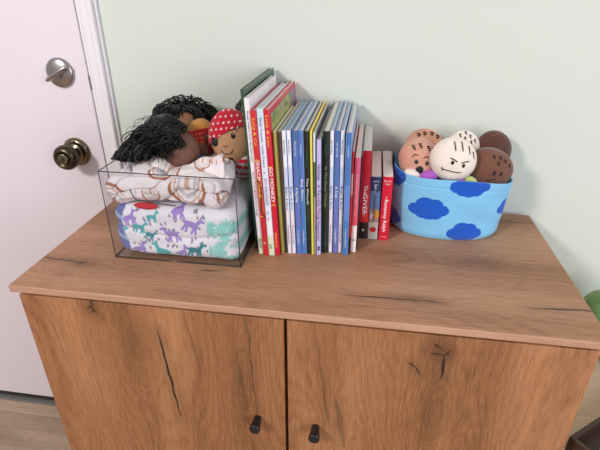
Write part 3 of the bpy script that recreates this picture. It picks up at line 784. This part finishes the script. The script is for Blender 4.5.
book('thin pale grey book with mottled spine just left of the lavender book', .4936, .1799, .0032, .2300, .2309, .0050, [(0,(214,220,232)),(.22,(90,110,80)),(.5,(170,160,150))], hard=False, side=(190,190,190), group=G1)
book('lavender hardback titled A Terrible Thing Happened, shorter than its neighbours', .4984, .1770, .0080, .2300, .2202, .0040, [(0,(196,186,230)),(.4,(200,180,226)),(.7,(196,190,234))], [('Holmes', .26, .028, .0072, PUR_T, 'v'), ('A Terrible Thing Happened', .61, .11, .0066, PUR_T, 'v'), ('M', .935, .008, .007, BLU_T, 'v')], side=(110,120,140), group=G1)
book('wide black and dark green book between the lavender and white spines', .5072, .1870, .0116, .2320, .2322, .0038, [(0,(24,34,30)),(.45,(34,44,30)),(.7,(30,46,40))], [('Tall', .13, .02, .006, GRN_T, 'v'), ('In The Deep Woods', .43, .075, .006, plain('olive_ink',(150,156,104),.5), 'v'), ('MOON', .88, .025, .005, GRN_T, 'v')], side=(40,46,44), group=G1)
book('slim white and lavender reader right of the wide black book', .5193, .1894, .0067, .2320, .2328, .0038, ser, st, side=LBB, group=G1)
book('blue hardback reader between two white-topped readers, right half of row', .5278, .1897, .0086, .2310, .2331, .0042, [(0,(70,104,170)),(.12,BL),(.5,(108,118,190))], [('Grow Up', .14, .026, .0038, WHT_T, 'v'), ('A Day', .47, .022, .006, WHT_T, 'v'), ('reader', .85, .03, .004, WHT_T, 'v')], side=(104,130,190), group=G1)
book('slim white-topped reader left of the last blue book', .5373, .1915, .0066, .2300, .2330, .0041, ser, st, side=LBB, group=G1)
book('last bright blue reader at the right end of the tall books', .5461, .1844, .0100, .2340, .2320, .0038, [(0,(72,116,182)),(.4,(96,136,206)),(.7,(64,122,190))], [('Learn', .14, .018, .0038, WHT_T, 'v'), ('reader', .85, .04, .004, WHT_T, 'v')], side=(150,170,206), group=G1)
G2 = 'paperbacks at the right end of the row'
book('very thin red paperback beside the last blue reader', .5572, .1897, .0028, .228, .1985, .0030, [(0,(190,30,44)),(.2,(224,150,130)),(.4,(204,40,50)),(.82,(40,36,40))], hard=False, side=(206,110,104), group=G2)
book('pink-red paperback with a white band at the foot of its spine', .5604, .1975, .0098, .2200, .1855, .0012, [(0,(214,92,124)),(.5,(220,84,104)),(.70,(240,232,230))], [('Someone Like You', .38, .08, .0052, plain('rose_ink',(240,170,180),.5), 'v'), ('A', .86, .006, .006, BLK_T, 'v')], hard=False, side=(150,120,130), group=G2)
book('thin black-covered paperback left of the thick red novel', .5708, .2100, .0018, .2120, .1850, .0012, [(0,(40,34,40))], hard=False, side=(54,54,58), pages=False, group=G2)
b = book('thick red paperback titled The Giver with a black foot on its spine', .5733, .2528, .0172, .1720, .1806, .0030, [(0,(198,22,48)),(.45,(206,30,44)),(.80,(28,26,26))], [('o', .34, .004, .010, plain('dull_pink_ink',(190,90,90),.5), 'v'), ('The', .42, .018, .0085, WHT_T, 'v'), ('GIVER', .585, .044, .0110, WHT_T, 'v'), ('+', .72, .006, .009, plain('gold_ink',(224,170,80),.5), 'v'), ('o', .89, .005, .009, WHT_T, 'v')], hard=False, side=(190,24,48), group=G2)
b = book('short blue paperback with mixed coloured spine art and a red emblem at its foot', .5912, .2536, .0190, .1560, .1312, .0018, [(0,(40,58,104)),(.22,(92,128,176)),(.50,(170,140,130)),(.72,(206,190,176)),(.84,(196,192,184))], [('WRITER', .07, .011, .0045, WHT_T, 'h'), ('NAME', .12, .008, .0038, WHT_T, 'h'), ('Adventures', .44, .066, .0100, plain('maroon_ink',(96,34,48),.5), 'v'), ('and more', .20, .02, .007, WHT_T, 'v')], hard=False, side=(60,80,120), group=G2)
G().lathe((.0095, -.0001, .0215), (0,-1,0), [(0,.0058),(.0004,.0058)], 20).build('red_emblem', cover((206,36,48)), b, world=False, smooth=False)
G().ell((.0150, .0002, .054), (.0040, .0004, .009)).build('orange_figure', cover((232,160,60)), b, world=False)
G().ell((.0050, .0002, .050), (.0042, .0004, .007)).build('pink_figure', cover((222,170,180)), b, world=False)
book('short crimson paperback with white lettering, last of the row beside the cloud basket', .6120, .2527, .0188, .1556, .1328, .0010, [(0,(214,22,54))], [('Beverly', .06, .013, .0048, WHT_T, 'h'), ('Cleary', .105, .010, .0045, WHT_T, 'h'), ('~', .31, .006, .008, WHT_T, 'v'), ('Runaway Ralph', .60, .068, .0095, WHT_T, 'v'), ('------', .935, .011, .006, WHT_T, 'h')], hard=False, side=(206,22,54), group=G2)

# ------------------------------------------------------------------ cloud bag
bag = thing('fabric_basket', 'light blue fabric basket with dark blue clouds on the cabinet', 'basket', (.745, .342, TOP))
LB, DB, IN = lin((134, 202, 242)), lin((30, 92, 200)), lin((120, 186, 224))
BCX, BCY = .7440, .3380
def bag_pt(th, v, inset=0.):
    # th: -pi/2 faces the viewer
    fl = v; rx = .1060 + (.0170 if math.cos(th) < 0 else .0115)*fl - inset; ry = .0710 + .0080*fl - inset
    n_ = 2.25; c_, s_ = math.cos(th), math.sin(th)
    k = (abs(c_)**n_ + abs(s_)**n_)**(-1/n_)
    rim = .1270 - .002*s_ + .022*max(0, -c_)**6 - .017*max(0, c_)**2
    x = BCX + rx*k*c_; y = BCY + ry*k*s_; z = rim*v
    wv = (.0022*math.sin(3*th+1.2)*v + .0016*math.sin(5*th)*v*v)
    dn = mnoise.noise(Vector((x*16, y*16, z*22)))*.0050*math.sin(min(1, v*1.05)*PI)
    if v > .86: dn -= 0
    if abs(v-.87) < .012: dn -= .0009
    x += c_*(wv+dn); y += s_*(wv+dn)
    if v < .12:
        q = 1-(v/.12); x -= c_*.006*q*q; y -= s_*.006*q*q
    y = min(y, WALL-.003); x = max(x, .6325)
    return Vector((x, y, TOP+.0008+z))
def blob(du, dz, w_, h_):
    x, z = du/w_, dz/h_*.78
    return any(math.hypot(x-a, (z-b)*.9) < r for a, b, r in ((-.62,-.12,.40),(-.2,.28,.48),(.25,.22,.46),(.66,-.08,.36),(0,-.30,.48),(-.35,-.38,.34),(.38,-.40,.32)))
def th_of(x): return -math.acos(max(-1, min(1, (x-BCX)/.114)))
clouds = [(.7020,.069,.037,.022),(.7700,.121,.036,.021),(.7750,.0215,.033,.021),(.850,.067,.018,.015),(.638,.0300,.016,.018),(.6340,.125,.020,.024),(.66,.0,.0,.0)]
cl2 = [(1.2,.06,.034,.02),(2.2,.1,.034,.02),(.5,.03,.034,.02),(2.6,.04,.03,.02)]
def bag_col(th, z, px):
    for (cx_, cz, w_, h_) in clouds:
        if w_ == 0: continue
        du = (px-cx_) if math.sin(th) < -.25 else (th-th_of(cx_))*.098
        if abs(du) < w_*1.4 and abs(z-cz) < h_*1.8 and blob(du, z-cz, w_, h_): return DB
    for (t0, cz, w_, h_) in cl2:
        if blob((th-t0)*.1, z-cz, w_, h_): return DB
    return LB
NT_, NVV = 420, 90; vs = []; cs_ = []; fs = []
ths = [-1.5*PI + 2*PI*i/NT_ for i in range(NT_)]
def bag_th(th):
    return th if th > -PI else th+2*PI
for j in range(NVV+1):
    v = j/NVV
    for th in ths:
        p = bag_pt(th, v); vs.append(p); cs_.append(bag_col(bag_th(th), p.z-TOP, p.x))
NI = 24
for j in range(NI+1):
    v = 1-j/NI*.97
    for th in ths:
        p = bag_pt(th, v, .0030); 
        if j == 0: p.z += .0004
        vs.append(p); cs_.append(IN)
rows = NVV+NI+2
for j in range(rows-1):
    for i in range(NT_):
        a = j*NT_+i; b_ = j*NT_+(i+1) % NT_; fs.append((a, b_, b_+NT_, a+NT_))
fs.append(tuple(range(NT_))[::-1]); fs.append(tuple(range((rows-1)*NT_, rows*NT_)))
G().add(vs, fs, 0, cs_).build('bag_wall', painted('felt', .95, .5, 420, .25), bag)

# ------------------------------------------------------------------ plush toys in the basket
def plushmat(nm, rgb, var=.10): return plain(nm, rgb, .95, var=var, scale=45, bump=.7, bscale=900, sheen=.35)
M_cream = plushmat('cream_plush', (246, 226, 214)); M_tan = plushmat('tan_plush', (208, 152, 130)); M_tan2 = plushmat('tan_plush_2', (200, 146, 116))
M_br = plushmat('brown_plush', (112, 70, 52), .16); M_dkb = plushmat('dark_brown_plush', (86, 50, 38), .16)
M_purple = plushmat('purple_plush', (176, 90, 190)); M_lime = plushmat('lime_plush', (196, 206, 130)); M_mark = plain('dark_brown_ink', (58, 38, 34), .8)
M_blues = plushmat('blue_plush', (90,130,190)); M_ora = plushmat('orange_plush', (222,150,80))
GP = 'round-headed plush toys in the cloud basket'
def plush(label, c, r, ang, mat, bodymat, bx_, by_, bw=.028):
    o = thing('plush_toy', label, 'stuffed toy', (bx_, by_, TOP+.004), GP)
    H = Head(c, r, *ang)
    G().ell(H.c, H.r, H.M, 48, 32, disp=skin_n(22, .035)).build('head', mat, o)
    zt_ = c[2]-r[2]*.55; zb = TOP+.006
    P = [(bx_+(c[0]-bx_)*k/8, by_+(c[1]-by_)*k/8, zb+(zt_-zb)*k/8) for k in range(9)]
    G().tube(P, [bw*f for f in (.35,.8,.95,1,.98,.9,.8,.68,.5)], 24).build('body', bodymat, o, subsurf=1)
    return o, H
zc = TOP
# surprised tan face, front left
o, H = plush('tan plush with a surprised open-mouthed face, front left in the cloud basket', (.6770, .312, zc+.1510), (.0385, .026, .0400), (14, -8, 4), M_tan, M_purple, .690, .325, .020)
H.disc(-.20, -.06, .0034, .0043, K, 'eye', o); H.disc(.30, -.18, .0034, .0043, K, 'eye', o)
for e_ in ((-.22,-.01),(.28,-.13)): H.disc(e_[0], e_[1], .0008, .0009, WHT_T, 'eye_highlight', o, .0024)
H.stroke([(-.36,.18),(-.24,.30),(-.08,.22)], .0009, M_mark, 'eyebrow', o); H.stroke([(.16,.08),(.32,.14),(.46,.02)], .0009, M_mark, 'eyebrow', o)
H.disc(-.06, -.46, .0070, .0078, K, 'mouth', o)
for (a, b_) in ((-.26,.62),(.06,.66),(.44,.50),(.68,.40)):
    H.stroke([(a-.09,b_+.08),(a+.06,b_+.08),(a-.05,b_),(a+.08,b_-.02),(a-.02,b_-.10),(a+.10,b_-.12)], .0009, M_mark, 'hair_mark', o)
G().ell((.6660,.2870,zc+.1290), (.0160,.0110,.0095), Euler((0,.35,0)).to_matrix()).build('hand', M_cream, o)
G().ell((.6960,.2850,zc+.1265), (.0180,.0120,.0125), Euler((0,-.3,0)).to_matrix()).build('sleeve', M_purple, o)
# tan behind
o, H = plush('light tan plush with curl marks on top, behind the surprised tan one', (.6915, .366, zc+.1530), (.0405, .022, .0420), (20, -2, 0), M_tan2, M_ora, .700, .372, .018)
for (a, b_) in ((-.34,.66),(-.06,.72),(.28,.72),(.56,.58)):
    H.stroke([(a-.06,b_+.05),(a+.02,b_+.09),(a+.09,b_+.02),(a+.02,b_-.06),(a-.04,b_-.01)], .0014, M_mark, 'hair_mark', o)
# cream angry, front
o, H = plush('cream plush with an angry face and straight hair strokes, front centre of the cloud basket', (.7365, .290, zc+.1615), (.0425, .028, .0405), (12, 5, 2), M_cream, M_purple, .740, .312, .022)
for (a, b0, b1, m_) in ((-.14,.80,.42,K),(.16,.84,.44,K),(.48,.68,.34,M_mark),(.70,.46,.18,M_mark)):
    H.stroke([(a-.03,b0),(a+.01,(b0+b1)/2),(a+.05,b1)], .0009, m_, 'hair_mark', o)
H.disc(-.14, -.10, .0030, .0038, K, 'eye', o); H.disc(.34, -.18, .0030, .0038, K, 'eye', o)
H.stroke([(-.26,.10),(-.10,.04),(.04,-.04)], .0011, K, 'eyebrow', o); H.stroke([(.22,-.08),(.38,.00),(.54,.03)], .0010, K, 'eyebrow', o)
H.stroke([(-.50,-.42),(-.40,-.46),(-.10,-.50),(.20,-.52),(.30,-.48)], .0010, K, 'mouth', o)
H.stroke([(-.52,-.36),(-.46,-.50)], .0010, K, 'mouth_corner', o)
# cream behind
o, H = plush('cream plush with small curly marks, behind between the angry one and the dark brown one', (.7680, .375, zc+.1580), (.0330, .020, .0345), (20, 4, 0), M_cream, M_blues, .765, .378, .016)
for (a, b_) in ((-.62,.36),(-.36,.62),(-.05,.80),(-.08,.48),(.22,.62),(.30,.30),(.52,.40)):
    H.stroke([(a-.06,b_+.08),(a+.05,b_+.09),(a-.03,b_),(a+.07,b_-.08)], .0010, M_mark, 'hair_mark', o)
# brown front right
o, H = plush('brown plush with a small smiling face, front right in the cloud basket', (.8090, .318, zc+.1390), (.0465, .027, .0375), (10, 12, 4), M_br, M_lime, .788, .328, .019)
for (a, b_) in ((-.10,.60),(.16,.62),(.40,.50),(.62,.34),(.12,.34)):
    H.stroke([(a-.05,b_+.07),(a+.04,b_+.08),(a-.03,b_),(a+.06,b_-.06)], .0010, M_mark, 'hair_mark', o)
H.disc(.08, -.14, .0028, .0044, K, 'eye', o); H.disc(.36, -.10, .0028, .0044, K, 'eye', o)
H.stroke([(-.10,-.58),(.06,-.52),(.22,-.40)], .0010, K, 'mouth', o)
G().ell((.7720,.2885,zc+.1235), (.0160,.0100,.0070), Euler((0,.35,0)).to_matrix()).build('arm', M_lime, o)
G().ell((.7545,.2800,zc+.1215), (.0070,.0080,.0070)).build('purple_ball', M_purple, o)
# dark brown behind
o, H = plush('dark brown plush, only its domed head top showing, back right of the cloud basket', (.8260, .378, zc+.1560), (.0355, .021, .0380), (20, 6, 0), M_dkb, M_ora, .815, .376, .016)
for (a, b_) in ((-.35,.60),(-.05,.74),(.25,.66)):
    H.stroke([(a-.10,b_-.04),(a+.05,b_+.08),(a+.25,b_+.04)], .0009, plain('light_brown_ink',(132,88,66),.8), 'hair_mark', o)

# ------------------------------------------------------------------ light
def area(name, loc, target, size, power, rgb, sy=None):
    l = bpy.data.lights.new(name, 'AREA'); l.energy = power; l.color = lin(rgb)[:3]; l.shape = 'RECTANGLE' if sy else 'SQUARE'; l.size = size
    if sy: l.size_y = sy
    o = bpy.data.objects.new(name, l); C.objects.link(o); o.location = loc
    o.rotation_euler = (Vector(target)-Vector(loc)).to_track_quat('-Z', 'Y').to_euler(); return o
area('ceiling_lamp', (-1.0, -1.9, TOP+1.55), (.45, .25, TOP), .40, 44, (255, 250, 246))
area('window_light', (2.2, -1.5, TOP+.6), (.8, .3, TOP), 1.3, 29, (242, 246, 255))
wd = bpy.data.worlds.new('room_ambience'); bpy.context.scene.world = wd; wd.use_nodes = True
bg = wd.node_tree.nodes['Background']; bg.inputs[0].default_value = lin((236, 234, 236)); bg.inputs[1].default_value = .50

# ------------------------------------------------------------------ camera
cd = bpy.data.cameras.new('camera'); cam = bpy.data.objects.new('camera', cd); C.objects.link(cam)
rx = Vector((0.98866827, 0.15010768, 0.00165365)); dn = Vector((0.07011322, -0.45199677, -0.88925984)); fw = Vector((-0.13273729, 0.87929893, -0.4573994))
Mc = Matrix((rx, -dn, -fw)).transposed().to_4x4(); Mc.translation = Vector((.5788, -.5612, TOP+.4444))
cam.matrix_world = Mc
cd.sensor_width = 36; cd.lens = 463.0458*36/600; cd.clip_start = .02
sc_ = bpy.context.scene; sc_.camera = cam
sc_.view_settings.view_transform = 'Standard'; sc_.view_settings.look = 'None'; sc_.view_settings.gamma = 1
sc_.view_settings.use_curve_mapping = False; sc_.view_settings.exposure = 0.10
